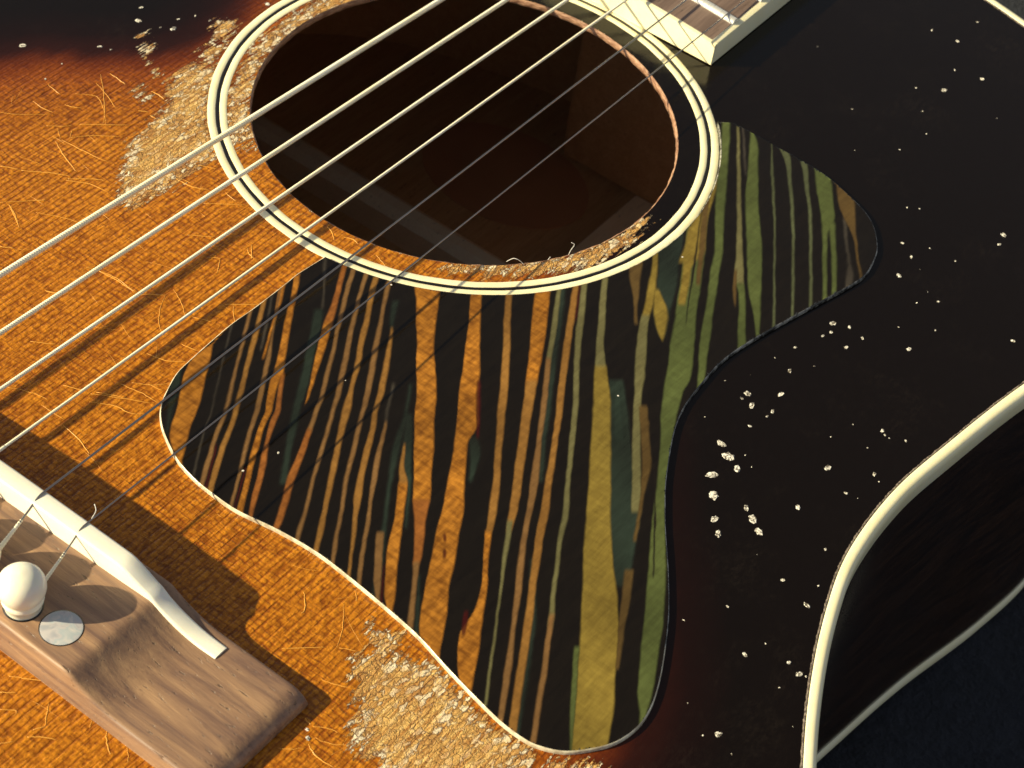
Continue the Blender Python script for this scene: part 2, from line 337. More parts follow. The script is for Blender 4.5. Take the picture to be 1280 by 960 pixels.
# join the outermost fringe of the sheet under the binding
d_b = poly_sdf(V[:, :2], burst_poly); wr = wear_field(V[:, :2])
board = mesh_obj('soundboard', V, F, M['top'], guitar, True, {'burst': d_b, 'wear': wr})
hole = []
jit = lambda a, s: .10 * math.sin(a * 37 + s) + .08 * math.sin(a * 91 + 2 * s) + .05 * math.sin(a * 211)
for r, z in ((R_HOLE + .45, .010), (R_HOLE + .12, -.10), (R_HOLE, -.45), (R_HOLE + .02, -.9), (R_HOLE, -1.5), (R_HOLE + .5, -1.6)):
    hole.append([((r + jit(a, z) * (.6 if z < -.05 else 0)) * math.cos(a), (r + jit(a, z) * (.6 if z < -.05 else 0)) * math.sin(a), z) for a in ang])
V, F = sweep(hole, cap=False); mesh_obj('hole_edge', V, F, M['holeedge'], board)

# rosette: cream, black and cream rings let into the top
rosette = bpy.data.objects.new('rosette', None); C.objects.link(rosette); rosette.parent = guitar
for nm, r0, r1, z, mt in (('cream_ring', 51.55, 53.1, .06, 'cream'), ('black_ring', 53.1, 53.95, .04, 'blackline'), ('cream_ring', 53.95, R_OUT - .05, .07, 'cream')):
    prof = [(r0, -.2), (r0, z - .04), (r0 + .05, z), (r1 - .05, z), (r1, z - .04), (r1, -.2)]
    S = []
    for a in np.linspace(0, 2 * np.pi, 300, endpoint=False):
        w = .03 * math.sin(a * 23 + r0) + .02 * math.sin(a * 61)
        S.append([((r + w) * math.cos(a), (r + w) * math.sin(a), zz) for r, zz in prof])
    V, F = sweep(S, closed_ring=False, loop=True); mesh_obj(nm, V, F, M[mt], rosette, True, sharp=40)

# body: sides, bindings, back, inside
V, F = sweep([ring_at(0, -.6), ring_at(0, -30), ring_at(.2, -60), ring_at(0, DEPTH + .5)], cap=False)
side = mesh_obj('side', V, F, M['side'], guitar)
V, F = sweep([ring_at(-2.6, -3), ring_at(-2.6, DEPTH + 2)], cap=False); mesh_obj('lining', V, F, M['inside'], side)
bprof = [(-2.1, -1), (-2.1, .10), (-1.9, .22), (-.7, .20), (-.1, -.05), (.28, -.6), (.36, -1.4), (.36, -4.3), (.25, -4.7), (-.5, -4.75)]
V, F = sweep([ring_at(o, z) for o, z in bprof], cap=False); mesh_obj('top_binding', V, F, M['cream'], guitar)
rs = [ring_at(-2.1, .02), ring_at(-2.1, .12), ring_at(-2.4, .11), ring_at(-2.6, .02)]
nz = .06 * np.sin(np.arange(len(OUT)) * .9) * np.sin(np.arange(len(OUT)) * .13) + .16 * rng.random(len(OUT)) - .1
rs[3][:, :2] -= NRM * nz[:, None]; rs[2][:, :2] -= NRM * (nz * .6)[:, None]
V, F = sweep(rs, cap=False); mesh_obj('worn_edge', V, F, M['wornedge'], board)
bprof = [(-1, DEPTH + 5.0), (.35, DEPTH + 5.0), (.38, DEPTH + 1.2), (.2, DEPTH + .5), (-1, DEPTH - .1)]
V, F = sweep([ring_at(o, z) for o, z in bprof], cap=False); mesh_obj('back_binding', V, F, M['cream'], guitar)
rb = [ring_at(-.9, DEPTH), ring_at(-.9, DEPTH + 3)]
V = [tuple(p) for p in rb[0]] + [tuple(p) for p in rb[1]]; n = len(OUT)
F = [tuple(range(n - 1, -1, -1)), tuple(range(n, 2 * n))] + [(j, (j + 1) % n, n + (j + 1) % n, n + j) for j in range(n)]
back = mesh_obj('back', V, F, M['inside'], guitar, False)
def box(x0, x1, y0, y1, z0, z1, bev=0.0):
    bm = bmesh.new(); bmesh.ops.create_cube(bm, size=1)
    for v in bm.verts: v.co = ((x0 + x1) / 2 + v.co.x * (x1 - x0), (y0 + y1) / 2 + v.co.y * (y1 - y0), (z0 + z1) / 2 + v.co.z * (z1 - z0))
    if bev: bmesh.ops.bevel(bm, geom=bm.edges[:], offset=bev, segments=2, affect='EDGES')
    V = [tuple(v.co) for v in bm.verts]; bm.verts.index_update(); F = [tuple(v.index for v in f.verts) for f in bm.faces]; bm.free(); return V, F
def rounded_bar(x0, x1, y0, y1, z0, z1):
    S = []
    for y in np.linspace(y0, y1, 12):
        S.append([(x0, y, z0), (x1, y, z0), (x1, y, z1 - 2), ((x0 + x1) / 2 + 1.5, y, z1), ((x0 + x1) / 2 - 1.5, y, z1), (x0, y, z1 - 2)])
    return sweep(S)
V, F = box(106, 131, -38, 36, DEPTH + 3, -3.5, 1.5); mesh_obj('neck_block', V, F, M['inside'], guitar, True, sharp=40)
for x, zt in ((48, DEPTH + 13), (-55, DEPTH + 13), (-150, DEPTH + 11), (-250, DEPTH + 11)):
    w = float(np.interp(-x, [-60, 40, 200], [125, 120, 180])); V, F = rounded_bar(x - 4, x + 4, -w, w, DEPTH + 3, zt); mesh_obj('back_brace', V, F, M['spruce'], back, True, sharp=35)
V, F = box(-350, 105.8, -9, 9, DEPTH + 3, DEPTH + 5, .4); mesh_obj('back_strip', V, F, M['spruce'], back, False)
V = [(88 + 19 * math.cos(a), 42 + 26 * math.sin(a), DEPTH + 3.3) for a in np.linspace(0, 2 * np.pi, 64, endpoint=False)]
V += [(x, y, DEPTH + 3.0) for x, y, z in V]
F = [tuple(range(64))] + [(j, j + 64, (j + 1) % 64 + 64, (j + 1) % 64) for j in range(64)]
mesh_obj('paper_label', V, F, M['label'], back, False)

# pickguard
GP = [(405.6,322),(372,343),(357.5,354.7),(319.7,384),(290,405),(268,423.4),(237,451),(220,468),(208,489),(201,506),(199.6,523),(204.5,544),(220,575),(240.6,598.8),(261,616),(295.6,640),(345.8,664),(395.8,693),(440,726.7),(489,767.5),(523,798),(557.5,836),(592,872),(626,905),(654,925.6),(674,935),(705,941.5),(740,938),(771,929),(798,910),(815,884),(825.6,850),(832.5,809),(836.6,767.5),(836,716),(832.5,664),(832,630),(833,602),(839,561),(845,535),(857,508),(878,480),(905,451),(943,425),(991,397.7),(1032.5,375),(1067,356),(1084,342.7),(1094,324),(1097,309),(1092.7,285),(1080.6,264.7),(1060,244),(1036,223),(1005,203),(970.6,184),(943,168.4),(915,154)]
GH = .85
gw = plane_at(GP, .5)[:, :2]
gw = smooth_curve(gw, 5, closed=False)
a_end = math.atan2(gw[-1][1], gw[-1][0]); a_st = math.atan2(gw[0][1], gw[0][0])
RG = R_OUT + .12
# the guard's inner edge follows the rosette, going the short way round the treble side
while a_st > a_end: a_st -= 2 * math.pi
arc = np.array([(RG * math.cos(a), RG * math.sin(a)) for a in np.linspace(a_end, a_st, 70)])
rho = np.hypot(gw[:, 0], gw[:, 1]); gw = gw[rho > RG + .15]
GO = np.concatenate([gw, arc])
gt = np.roll(GO, -1, 0) - np.roll(GO, 1, 0); gt /= np.maximum(np.linalg.norm(gt, axis=1)[:, None], 1e-9); gn = np.stack([gt[:, 1], -gt[:, 0]], 1)
tst = poly_sdf(GO + gn * .3, GO)
if np.median(tst) > 0: gn = -gn
ng = len(gw)
def gring(off, z): return np.concatenate([GO + gn * off, np.full((len(GO), 1), z)], 1)
S = [gring(0, .02), gring(0, GH - .35), gring(-.08, GH - .08), gring(-.26, GH)]
Vr, Fr = sweep(S, cap=False); n = len(GO)
amber_side = poly_sdf(GO, burst_poly) > -9
def edge_faces(sel): return [f for f in Fr if sel[f[0] % n] ]
st = .27
x0, y0 = GO.min(0) - 1; x1, y1 = GO.max(0) + 1
xs = np.arange(x0, x1, st); ys = np.arange(y0, y1, st); X, Y = np.meshgrid(xs, ys, indexing='ij'); P = np.stack([X.ravel(), Y.ravel()], 1)
d = poly_sdf(P, GO); ok = (d > .21).reshape(X.shape)
# pull the fringe of the sheet out to the bevel
q = ok[:-1, :-1] & ok[1:, :-1] & ok[1:, 1:] & ok[:-1, 1:]
qa = ok[:-1, :-1] | ok[1:, :-1] | ok[1:, 1:] | ok[:-1, 1:]
ii, jj = np.nonzero(qa); nj = len(ys)
quads = np.stack([ii * nj + jj, (ii + 1) * nj + jj, (ii + 1) * nj + jj + 1, ii * nj + jj + 1], 1)
used = np.unique(quads); remap = np.full(len(P), -1); remap[used] = np.arange(len(used))
PV = P[used].copy(); dv = d[used]
inner = GO + gn * -.23
low = np.nonzero(dv < .40)[0]
if len(low):
    for s in range(0, len(low), 2000):
        idx = low[s:s + 2000]; Q = PV[idx]; best = np.full(len(idx), 1e9); bp = Q.copy()
        for i in range(len(inner)):
            a = inner[i - 1]; b = inner[i]; ab = b - a; L = ab @ ab
            if L < 1e-9: continue
            t = np.clip(((Q - a) @ ab) / L, 0, 1); c_ = a + t[:, None] * ab; dd = np.hypot(*(c_ - Q).T); m = dd < best
            best[m] = dd[m]; bp[m] = c_[m]
        PV[idx] = bp
VG = np.concatenate([PV, np.full((len(PV), 1), GH - .004)], 1); FG = remap[quads]
COL = {  # colour, softness (px), how much of the top shows through
 'amber': ((.32, .128, .016), 1.3, 1.0), 'redamber': ((.24, .086, .018), 1.5, .6), 'tan': ((.18, .095, .034), 1.6, .25), 'tan2': ((.23, .112, .026), 1.5, .4),
 'teal': ((.020, .030, .022), 3.5, .1), 'wisp': ((.055, .046, .036), 2.2, .1), 'red': ((.05, .005, .003), 1.6, .1), 'sage': ((.125, .115, .050), 1.4, .2),
 'olive': ((.19, .135, .026), 2.0, .4), 'brown': ((.085, .052, .016), 2.0, .2), 'green': ((.072, .090, .028), 1.8, .3), 'greygreen': ((.075, .085, .042), 1.5, .2), 'slit': ((.012, .008, .005), 1.5, 0)}
STRIPES = [
 ('teal', [(471.2,211.2,226.2),(499.4,211.2,221.6),(500.0,210.3,219.7),(522.5,208.4,215.0),(543.1,206.6,210.3)]),
 ('amber', [(430.0,264.7,266.6),(441.2,246.9,264.7),(452.5,235.6,262.8),(471.2,228.1,257.2),(490.0,224.4,253.4),(520.0,219.7,245.0),(522.5,215.9,242.2),(546.9,211.2,235.6),(565.6,217.8,230.9),(575.0,222.5,228.1)]),
 ('wisp', [(411.2,287.2,290.4),(430.0,283.1,285.7),(452.5,276.1,278.8),(475.0,271.8,274.4),(497.5,266.2,268.6),(520.0,261.9,264.3),(528.1,257.4,259.8),(546.9,252.1,254.6),(575.0,244.6,247.4),(593.8,241.2,243.7)]),
 ('tan', [(394.4,308.8,314.4),(415.0,304.1,309.7),(433.8,299.4,305.0),(460.0,291.9,297.5),(490.0,284.4,290.9),(520.0,277.2,283.4),(528.1,272.2,279.7),(556.2,262.8,269.4),(584.4,253.4,261.9),(605.0,249.1,256.2)]),
 ('tan2', [(381.2,324.7,332.2),(405.6,319.1,326.6),(433.8,310.6,319.1),(461.9,304.1,311.6),(490.0,296.6,305.0),(515.0,289.1,297.5),(520.0,290.0,297.5),(556.2,275.0,283.4),(584.4,265.6,275.0),(612.5,259.1,267.5)]),
 ('wisp', [(379.4,336.5,339.9),(396.2,333.5,337.2),(415.0,329.0,332.6),(437.5,323.8,327.5)]),
 ('amber', [(360.6,348.1,356.0),(377.5,345.3,352.8),(390.6,343.4,347.2)]),
 ('tan', [(390.6,343.4,347.2),(403.8,341.6,344.4),(424.4,337.8,341.6),(445.0,332.2,339.7),(471.2,326.6,334.1),(499.4,320.9,329.4),(520.0,316.2,323.8),(537.5,308.8,316.2),(575.0,300.3,306.9),(603.1,293.8,299.4),(629.4,288.1,293.8)]),
 ('amber', [(353.1,365.9,374.4),(371.9,364.1,370.6),(383.1,360.3,368.8),(405.6,354.7,364.1),(433.8,350.0,359.4),(456.2,344.4,356.6),(467.5,341.6,355.6),(475.0,337.8,350.0),(490.0,335.0,345.3),(520.0,331.2,339.7),(528.1,324.7,332.2),(556.2,316.2,324.7),(584.4,308.8,316.2),(612.5,303.1,310.6),(638.8,296.6,305.0)]),
 ('redamber', [(467.5,350.9,356.6),(490.0,347.2,353.8),(520.0,343.4,350.9),(522.5,337.8,347.2),(552.5,331.2,335.9),(571.2,325.6,334.1),(590.0,322.8,331.2),(612.5,316.2,324.7),(646.2,310.6,316.2)]),
 ('red', [(556.2,269.0,272.2),(584.4,261.9,264.7),(608.8,256.2,259.6)]),
 ('red', [(584.4,305.0,307.8),(612.5,298.4,301.2),(634.1,293.4,296.0)]),
 ('teal', [(386.9,393.1,404.4),(405.6,389.4,402.5),(433.8,382.8,395.0),(452.5,380.0,391.2),(471.2,375.3,387.5),(499.4,368.8,380.9),(500.0,368.8,378.1),(537.5,359.4,370.6),(575.0,353.8,361.2),(605.0,348.1,359.4)]),
 ('wisp', [(327.5,403.8,408.4),(357.5,403.8,406.6),(385.6,400.9,404.7)]),
 ('redamber', [(335.0,426.2,432.8),(353.8,421.6,429.1),(376.2,415.0,422.5),(395.0,407.5,417.8),(410.0,401.9,415.0)]),
 ('amber', [(402.5,404.7,415.9),(425.0,398.1,409.4),(441.9,394.4,404.7),(466.2,389.1,396.2),(488.8,385.0,389.1),(500.0,382.2,385.9),(504.4,380.9,382.8)]),
 ('tan', [(337.8,437.5,445.0),(357.5,431.9,439.4),(376.2,426.2,433.8),(395.0,422.5,429.1),(413.8,417.8,424.4),(441.9,412.2,418.8),(470.0,404.7,412.2),(500.0,397.8,404.7),(504.4,394.4,401.9),(541.9,382.2,389.7)]),
 ('redamber', [(536.2,383.5,390.6),(564.4,372.8,382.2),(592.5,359.7,370.9),(600.0,357.2,368.1),(620.6,353.1,362.5),(645.0,346.0,355.0),(656.9,340.9,351.2),(660.0,343.8,351.2),(662.5,340.9,348.4)]),
 ('tan', [(344.4,453.4,460.9),(368.8,446.9,453.4),(395.0,439.4,445.9),(417.5,433.8,442.2),(441.9,429.1,437.5),(470.0,423.4,431.9),(500.0,417.2,425.3),(504.4,415.0,421.6),(528.8,409.4,415.9),(555.0,400.9,407.5),(577.5,394.4,401.9),(592.5,390.6,396.2),(620.6,383.1,389.7),(645.0,377.1,383.5),(655.0,371.9,379.4),(660.0,371.9,379.4),(677.5,367.2,373.8)]),
 ('tan2', [(348.1,465.6,474.1),(368.8,460.0,469.4),(385.6,457.2,464.7),(413.8,450.6,460.0),(436.2,445.9,454.4),(460.6,442.2,450.6),(488.8,435.6,442.2),(496.9,431.9,441.2),(500.0,430.0,441.2),(517.5,426.2,437.5),(551.2,419.7,428.1),(583.1,413.1,422.5),(611.2,407.5,415.9),(639.4,401.9,409.4),(658.8,396.2,405.6),(660.0,397.2,406.6),(677.5,392.5,400.9),(694.4,390.6,397.2)]),
 ('tan', [(355.6,481.6,489.1),(376.2,477.8,484.4),(398.8,473.1,479.7),(432.5,465.6,474.1),(460.6,460.9,469.4),(488.8,456.2,464.7),(495.0,453.4,462.8),(500.0,453.4,461.9),(517.5,448.8,455.3),(545.6,442.2,449.7),(573.8,435.6,443.1),(601.9,429.1,435.6),(626.2,425.3,431.9),(660.0,419.7,426.2),(662.5,417.8,423.4),(686.9,414.1,421.6),(709.4,412.2,417.8)]),
 ('teal', [(376.2,490.0,499.4),(404.4,486.2,492.8),(413.8,487.2,490.9)]),
 ('tan2', [(410.0,487.2,491.9),(425.0,485.3,490.9),(441.9,481.6,490.0),(460.6,477.8,486.2),(479.4,473.1,482.5),(500.0,470.3,479.7),(508.1,465.6,473.1),(536.2,461.9,470.3),(564.4,453.4,463.8),(592.5,447.8,456.2),(620.6,441.2,453.4),(641.2,441.2,448.8),(658.8,438.4,445.9),(660.0,439.4,446.9),(686.9,436.6,442.2),(715.0,433.8,439.4)]),
 ('wisp', [(479.4,489.1,493.8),(500.0,486.2,490.0),(508.1,481.6,487.2),(536.2,478.8,483.4)]),
 ('tan', [(526.9,479.7,484.4),(545.6,475.9,482.5),(573.8,467.5,475.9),(601.9,462.8,471.2),(630.0,460.0,465.6),(660.0,455.3,462.8),(668.1,453.4,460.0),(696.2,448.8,456.2),(715.0,445.9,453.4),(731.9,445.0,451.0)]),
 ('teal', [(480.0,510.6,514.4),(517.5,505.0,510.6),(545.6,493.8,503.1),(573.8,488.1,497.5),(601.9,484.4,490.0),(630.0,480.6,486.2),(660.0,476.9,483.4),(668.1,473.1,482.5),(696.2,469.4,480.6),(722.5,466.6,477.8)]),
 ('tan', [(722.5,466.0,477.2),(728.1,465.6,476.9),(750.6,469.4,475.0)]),
 ('teal', [(517.5,507.8,516.2),(564.4,501.2,515.3),(592.5,503.1,514.4),(603.8,508.8,514.4),(660.0,505.0,509.7)]),
 ('tan2', [(555.0,503.5,507.8),(564.4,502.2,507.8),(583.1,498.4,505.0),(601.9,497.5,510.6),(611.2,497.1,508.8)]),
 ('amber', [(603.8,497.1,509.7),(630.0,495.2,506.9),(660.0,490.9,503.1),(664.4,488.1,502.2),(686.9,483.4,500.3),(715.0,481.6,496.6),(743.1,479.7,494.7),(763.8,483.4,490.9)]),
 ('red', [(705.6,478.8,481.0),(730.0,476.3,479.7),(752.5,474.6,478.2)]),
 ('amber', [(358.4,518.1,551.9),(376.2,520.0,548.1),(413.8,520.9,544.4),(432.5,520.9,542.5),(451.2,520.0,543.4),(479.4,520.0,546.2),(500.0,520.0,545.3),(517.5,518.1,543.4),(555.0,517.2,543.4),(583.1,517.2,540.6),(611.2,516.2,539.7),(626.2,515.3,537.8)]),
 ('redamber', [(624.4,515.3,537.8),(658.8,519.1,531.2),(660.0,518.1,533.1),(686.9,518.1,529.4),(705.6,516.2,525.6)]),
 ('tan', [(701.9,516.6,526.0),(733.8,514.4,521.9),(761.9,510.6,519.1),(780.6,506.9,517.2),(788.1,509.7,516.2)]),
 ('teal', [(718.8,521.5,526.6),(733.8,520.9,526.0),(771.2,517.8,524.7)]),
 ('amber', [(366.7,588.4,602.9),(406.2,585.7,600.5),(457.8,578.8,600.5),(499.1,573.0,598.8),(533.4,570.6,598.8),(550.6,568.5,585.0),(585.0,562.7,581.6),(640.0,552.3,579.8),(664.4,545.5,574.7),(698.8,538.6,569.5),(733.1,531.7,560.9),(767.5,524.8,559.2),(795.0,523.1,554.1),(822.5,542.0,548.9)]),
 ('red', [(475.0,596.0,601.5),(512.8,594.6,601.5),(547.2,594.6,598.8)]),
 ('red', [(666.1,554.1,558.2),(673.0,552.3,560.9),(678.1,554.8,558.2)]),
 ('red', [(685.0,553.4,557.5),(691.9,552.0,559.6),(698.8,552.7,556.8)]),
 ('teal', [(543.8,584.3,596.0),(564.4,586.7,602.2),(581.6,586.7,596.0),(602.2,585.0,590.2)]),
 ('tan2', [(368.4,631.4,640.7),(413.1,628.0,638.3),(454.4,626.2,637.2),(502.5,622.8,634.8),(550.6,618.7,629.0),(591.9,615.9,626.2),(640.0,610.8,622.8),(671.2,605.6,614.2)]),
 ('amber', [(664.4,605.6,615.2),(705.6,603.9,610.8),(740.0,600.5,609.1),(767.5,591.9,605.6),(788.1,574.7,602.2),(819.1,571.2,598.8),(850.0,573.0,591.9),(867.2,585.0,589.1)]),
 ('red', [(764.1,579.8,586.7),(781.2,576.4,585.0),(795.0,577.4,581.6)]),
 ('amber', [(365.0,669.2,688.1),(406.2,664.1,684.7),(447.5,660.6,677.8),(481.9,656.5,670.9)]),
 ('tan2', [(475.0,657.2,672.7),(516.2,652.0,665.8),(550.6,647.6,660.6),(602.2,640.7,653.8),(640.0,635.9,647.6),(664.4,631.4,640.0)]),
 ('sage', [(650.6,633.1,642.1),(715.9,625.6,631.4),(767.5,620.1,624.5),(819.1,612.5,617.7),(880.9,603.9,609.1)]),
 ('teal', [(363.3,696.7,707.0),(413.1,691.6,701.9),(461.2,684.0,695.0),(550.6,674.4,683.0),(602.2,669.2,679.5)]),
 ('sage', [(363.3,695.0,701.9),(413.1,688.1,696.7),(461.2,680.6,688.1)]),
 ('tan', [(447.5,681.9,689.8),(499.1,676.1,684.7),(550.6,670.2,677.8),(602.2,662.3,674.4),(640.0,657.2,665.8),(681.6,648.6,657.2),(733.1,643.4,653.8),(784.7,638.3,645.2),(836.2,629.7,640.0),(901.6,621.1,629.7)]),
 ('tan2', [(358.1,715.6,724.2),(395.9,708.8,719.1),(447.5,701.9,712.2),(499.1,695.0,705.3),(550.6,689.8,698.4),(602.2,681.2,691.6),(640.0,674.4,686.4),(674.7,667.5,679.5),(733.1,660.6,670.9),(784.7,653.8,665.8),(836.2,645.2,657.2),(911.9,634.8,646.9)]),
 ('red', [(365.0,722.5,725.2),(399.4,717.7,721.1)]),
 ('sage', [(356.4,725.9,734.5),(413.1,719.1,729.4),(447.5,717.3,725.9),(499.1,715.6,724.2),(550.6,710.5,719.1),(602.2,707.0,713.9),(640.0,702.6,712.2),(681.6,695.0,701.9),(733.1,689.8,696.7),(784.7,683.0,691.6)]),
 ('tan', [(767.5,685.4,693.6),(836.2,676.1,684.7),(925.6,662.3,670.9)]),
 ('teal', [(698.8,662.3,669.2),(784.7,660.6,670.2),(836.2,653.8,662.3),(891.2,646.9,653.8)]),
 ('sage', [(347.8,751.7,760.3),(395.9,746.6,756.9),(430.3,744.8,755.2),(464.7,743.1,758.6)]),
 ('teal', [(475.0,760.3,779.2),(516.2,760.3,786.1),(567.8,760.3,791.2),(640.0,760.3,801.6),(671.2,758.6,796.4),(705.6,760.3,791.2),(733.1,767.2,786.1)]),
 ('teal', [(481.9,767.2,775.8),(550.6,767.2,780.9)]),
 ('olive', [(457.8,743.1,758.6),(499.1,741.4,763.8),(550.6,738.0,763.8),(602.2,735.6,763.8),(640.0,732.8,763.8),(681.6,729.4,765.5),(733.1,727.7,770.6),(784.7,725.2,774.1),(836.2,722.5,770.6),(887.8,719.1,767.2),(932.5,713.9,760.3)]),
 ('brown', [(712.5,780.9,793.0),(750.3,775.8,787.8),(784.7,772.3,780.9),(836.2,768.9,774.1)]),
 ('green', [(808.8,717.3,725.2),(887.8,712.2,719.8),(932.5,712.2,715.6)]),
 ('brown', [(326.2,787.2,804.1),(346.9,786.2,801.2),(365.6,790.0,799.4),(384.4,791.9,796.6),(405.0,792.8,798.4)]),
 ('teal', [(316.9,822.8,851.9),(337.5,821.9,848.1),(356.2,820.9,846.2),(375.0,820.0,842.5),(390.0,816.2,836.9),(405.0,820.0,834.1),(420.0,823.8,832.2)]),
 ('olive', [(361.9,818.1,824.7),(375.0,817.2,829.4),(388.1,816.2,835.9),(405.0,820.0,834.1),(420.0,823.8,831.6),(425.6,826.6,829.4)]),
 ('olive', [(324.4,815.3,822.8),(337.5,814.4,821.9),(356.2,810.6,820.9),(375.0,806.9,818.1),(386.2,805.0,815.3),(403.1,800.3,810.6)]),
 ('sage', [(393.8,801.6,813.4),(421.9,795.6,809.7),(450.0,793.8,808.4),(480.0,791.9,805.9),(481.9,793.0,803.3),(533.4,790.6,802.2),(585.0,789.5,801.6),(640.0,787.8,801.6)]),
 ('brown', [(526.6,803.3,812.6),(536.9,803.3,812.6),(540.3,804.3,808.4)]),
 ('brown', [(564.4,802.2,813.6),(578.1,802.2,815.3),(619.4,799.8,805.0)]),
 ('green', [(300.0,856.6,881.9),(328.1,852.8,880.0),(356.2,849.1,876.2),(375.0,846.2,873.4),(403.1,842.5,869.7),(431.2,836.9,868.8),(459.4,834.1,865.0),(480.0,829.4,863.1),(481.9,829.1,856.6),(516.2,825.6,846.2),(550.6,825.6,841.1),(602.2,820.5,834.2),(640.0,815.3,830.8),(681.6,811.9,832.5),(733.1,808.4,832.5),(784.7,803.3,829.1),(836.2,798.1,820.5),(870.6,796.4,815.3),(891.2,799.8,808.4)]),
 ('olive', [(271.2,868.1,885.0),(290.0,857.8,883.1),(320.0,855.0,880.3),(328.1,853.8,865.0),(356.2,850.0,861.2),(380.6,847.2,857.5)]),
 ('olive', [(252.5,880.3,886.9),(271.2,868.1,885.9)]),
 ('brown', [(303.8,873.4,881.9),(328.1,871.6,879.1),(356.2,868.8,875.3)]),
 ('slit', [(300.0,870.6,872.9),(318.8,867.4,871.0),(337.5,865.0,868.8),(346.9,862.4,866.9),(360.0,861.8,864.2),(384.4,859.0,861.2),(405.0,856.0,857.5)]),
 ('slit', [(636.9,817.0,819.4),(650.6,816.0,820.8),(664.4,816.7,819.4)]),
 ('green', [(158.8,901.9,913.1),(177.5,900.9,912.2),(196.2,900.0,910.3),(224.4,896.2,909.4),(252.5,894.4,907.5),(290.0,893.4,904.7),(300.0,893.1,904.4),(320.0,892.5,903.8),(328.1,889.4,900.6),(356.2,885.6,897.8),(384.4,882.8,893.1),(412.5,876.2,889.4),(440.6,873.4,885.6),(480.0,871.6,880.0)]),
 ('sage', [(158.8,920.6,925.3),(196.2,919.7,925.3),(233.8,920.6,927.2),(271.2,921.0,928.1),(299.4,919.7,928.5),(320.0,919.7,929.1),(328.1,917.5,929.7),(356.2,916.0,931.0)]),
 ('green', [(354.4,919.4,931.0),(361.9,923.1,931.6),(384.4,923.1,932.1),(412.5,922.2,932.5),(433.1,921.2,932.5)]),
 ('brown', [(337.5,917.1,921.6),(365.6,915.6,921.2),(382.5,917.5,919.4)]),
 ('wisp', [(164.4,928.1,930.9),(196.2,928.5,931.9),(218.8,930.0,933.2)]),
 ('green', [(168.1,938.4,944.1),(177.5,936.6,947.8),(205.6,934.7,947.8),(233.8,931.9,947.8),(261.9,931.9,948.8),(299.4,932.8,952.5),(300.0,933.4,953.1),(320.0,932.8,953.4),(328.1,933.4,952.8),(356.2,934.4,952.2),(375.0,937.2,951.2),(388.1,940.9,950.9),(420.0,944.7,949.4)]),
 ('greygreen', [(185.0,963.4,966.0),(215.0,962.8,967.9),(252.5,964.7,969.4),(290.0,966.6,970.3),(320.0,966.6,970.7),(337.5,965.9,970.0),(375.0,965.3,969.6),(406.9,964.4,969.1)]),
 ('greygreen', [(185.9,974.1,986.2),(196.2,978.8,989.1),(215.0,983.4,990.0),(252.5,986.2,991.9),(290.0,988.5,993.8),(320.0,989.4,994.1),(346.9,988.8,994.0),(395.6,987.8,992.5)]),
 ('greygreen', [(202.8,1000.3,1009.7),(215.0,1003.1,1011.0),(243.1,1006.9,1013.4),(271.2,1009.7,1015.3),(299.4,1010.6,1016.2),(320.0,1011.0,1016.2),(344.4,1011.9,1017.4),(382.2,1010.8,1016.0)]),
 ('green', [(214.1,1018.1,1038.8),(233.8,1020.9,1040.6),(261.9,1024.7,1043.4),(282.5,1027.9,1044.4),(283.4,1027.9,1035.4),(320.0,1027.5,1034.1),(344.4,1028.7,1034.6),(371.9,1028.4,1034.2)]),
 ('green', [(278.8,1035.9,1044.4),(290.0,1036.9,1044.4),(320.0,1038.8,1045.9),(344.4,1039.4,1045.9),(365.0,1039.4,1045.6)]),
 ('brown', [(231.9,1045.3,1053.8),(245.0,1046.2,1067.8),(261.9,1050.0,1069.7),(271.2,1053.8,1069.7),(282.5,1058.4,1069.7),(290.0,1064.1,1069.7),(310.0,1069.6,1073.8),(320.0,1067.8,1072.1),(344.4,1073.8,1077.2)]),
 ('wisp', [(330.6,1058.3,1063.4),(347.8,1056.6,1068.6),(358.1,1055.9,1063.4)]),
]
def wob(x, y, s, seed):
    """smooth pseudo-random field, about -1..1"""
    r = np.random.default_rng(seed); out = np.zeros_like(x)
    for i in range(7):
        a = r.uniform(0, 6.28); f = s * r.uniform(.5, 1.9); out += np.sin((x * math.cos(a) + y * math.sin(a)) * f + r.uniform(0, 6.28))
    return out / 3.2
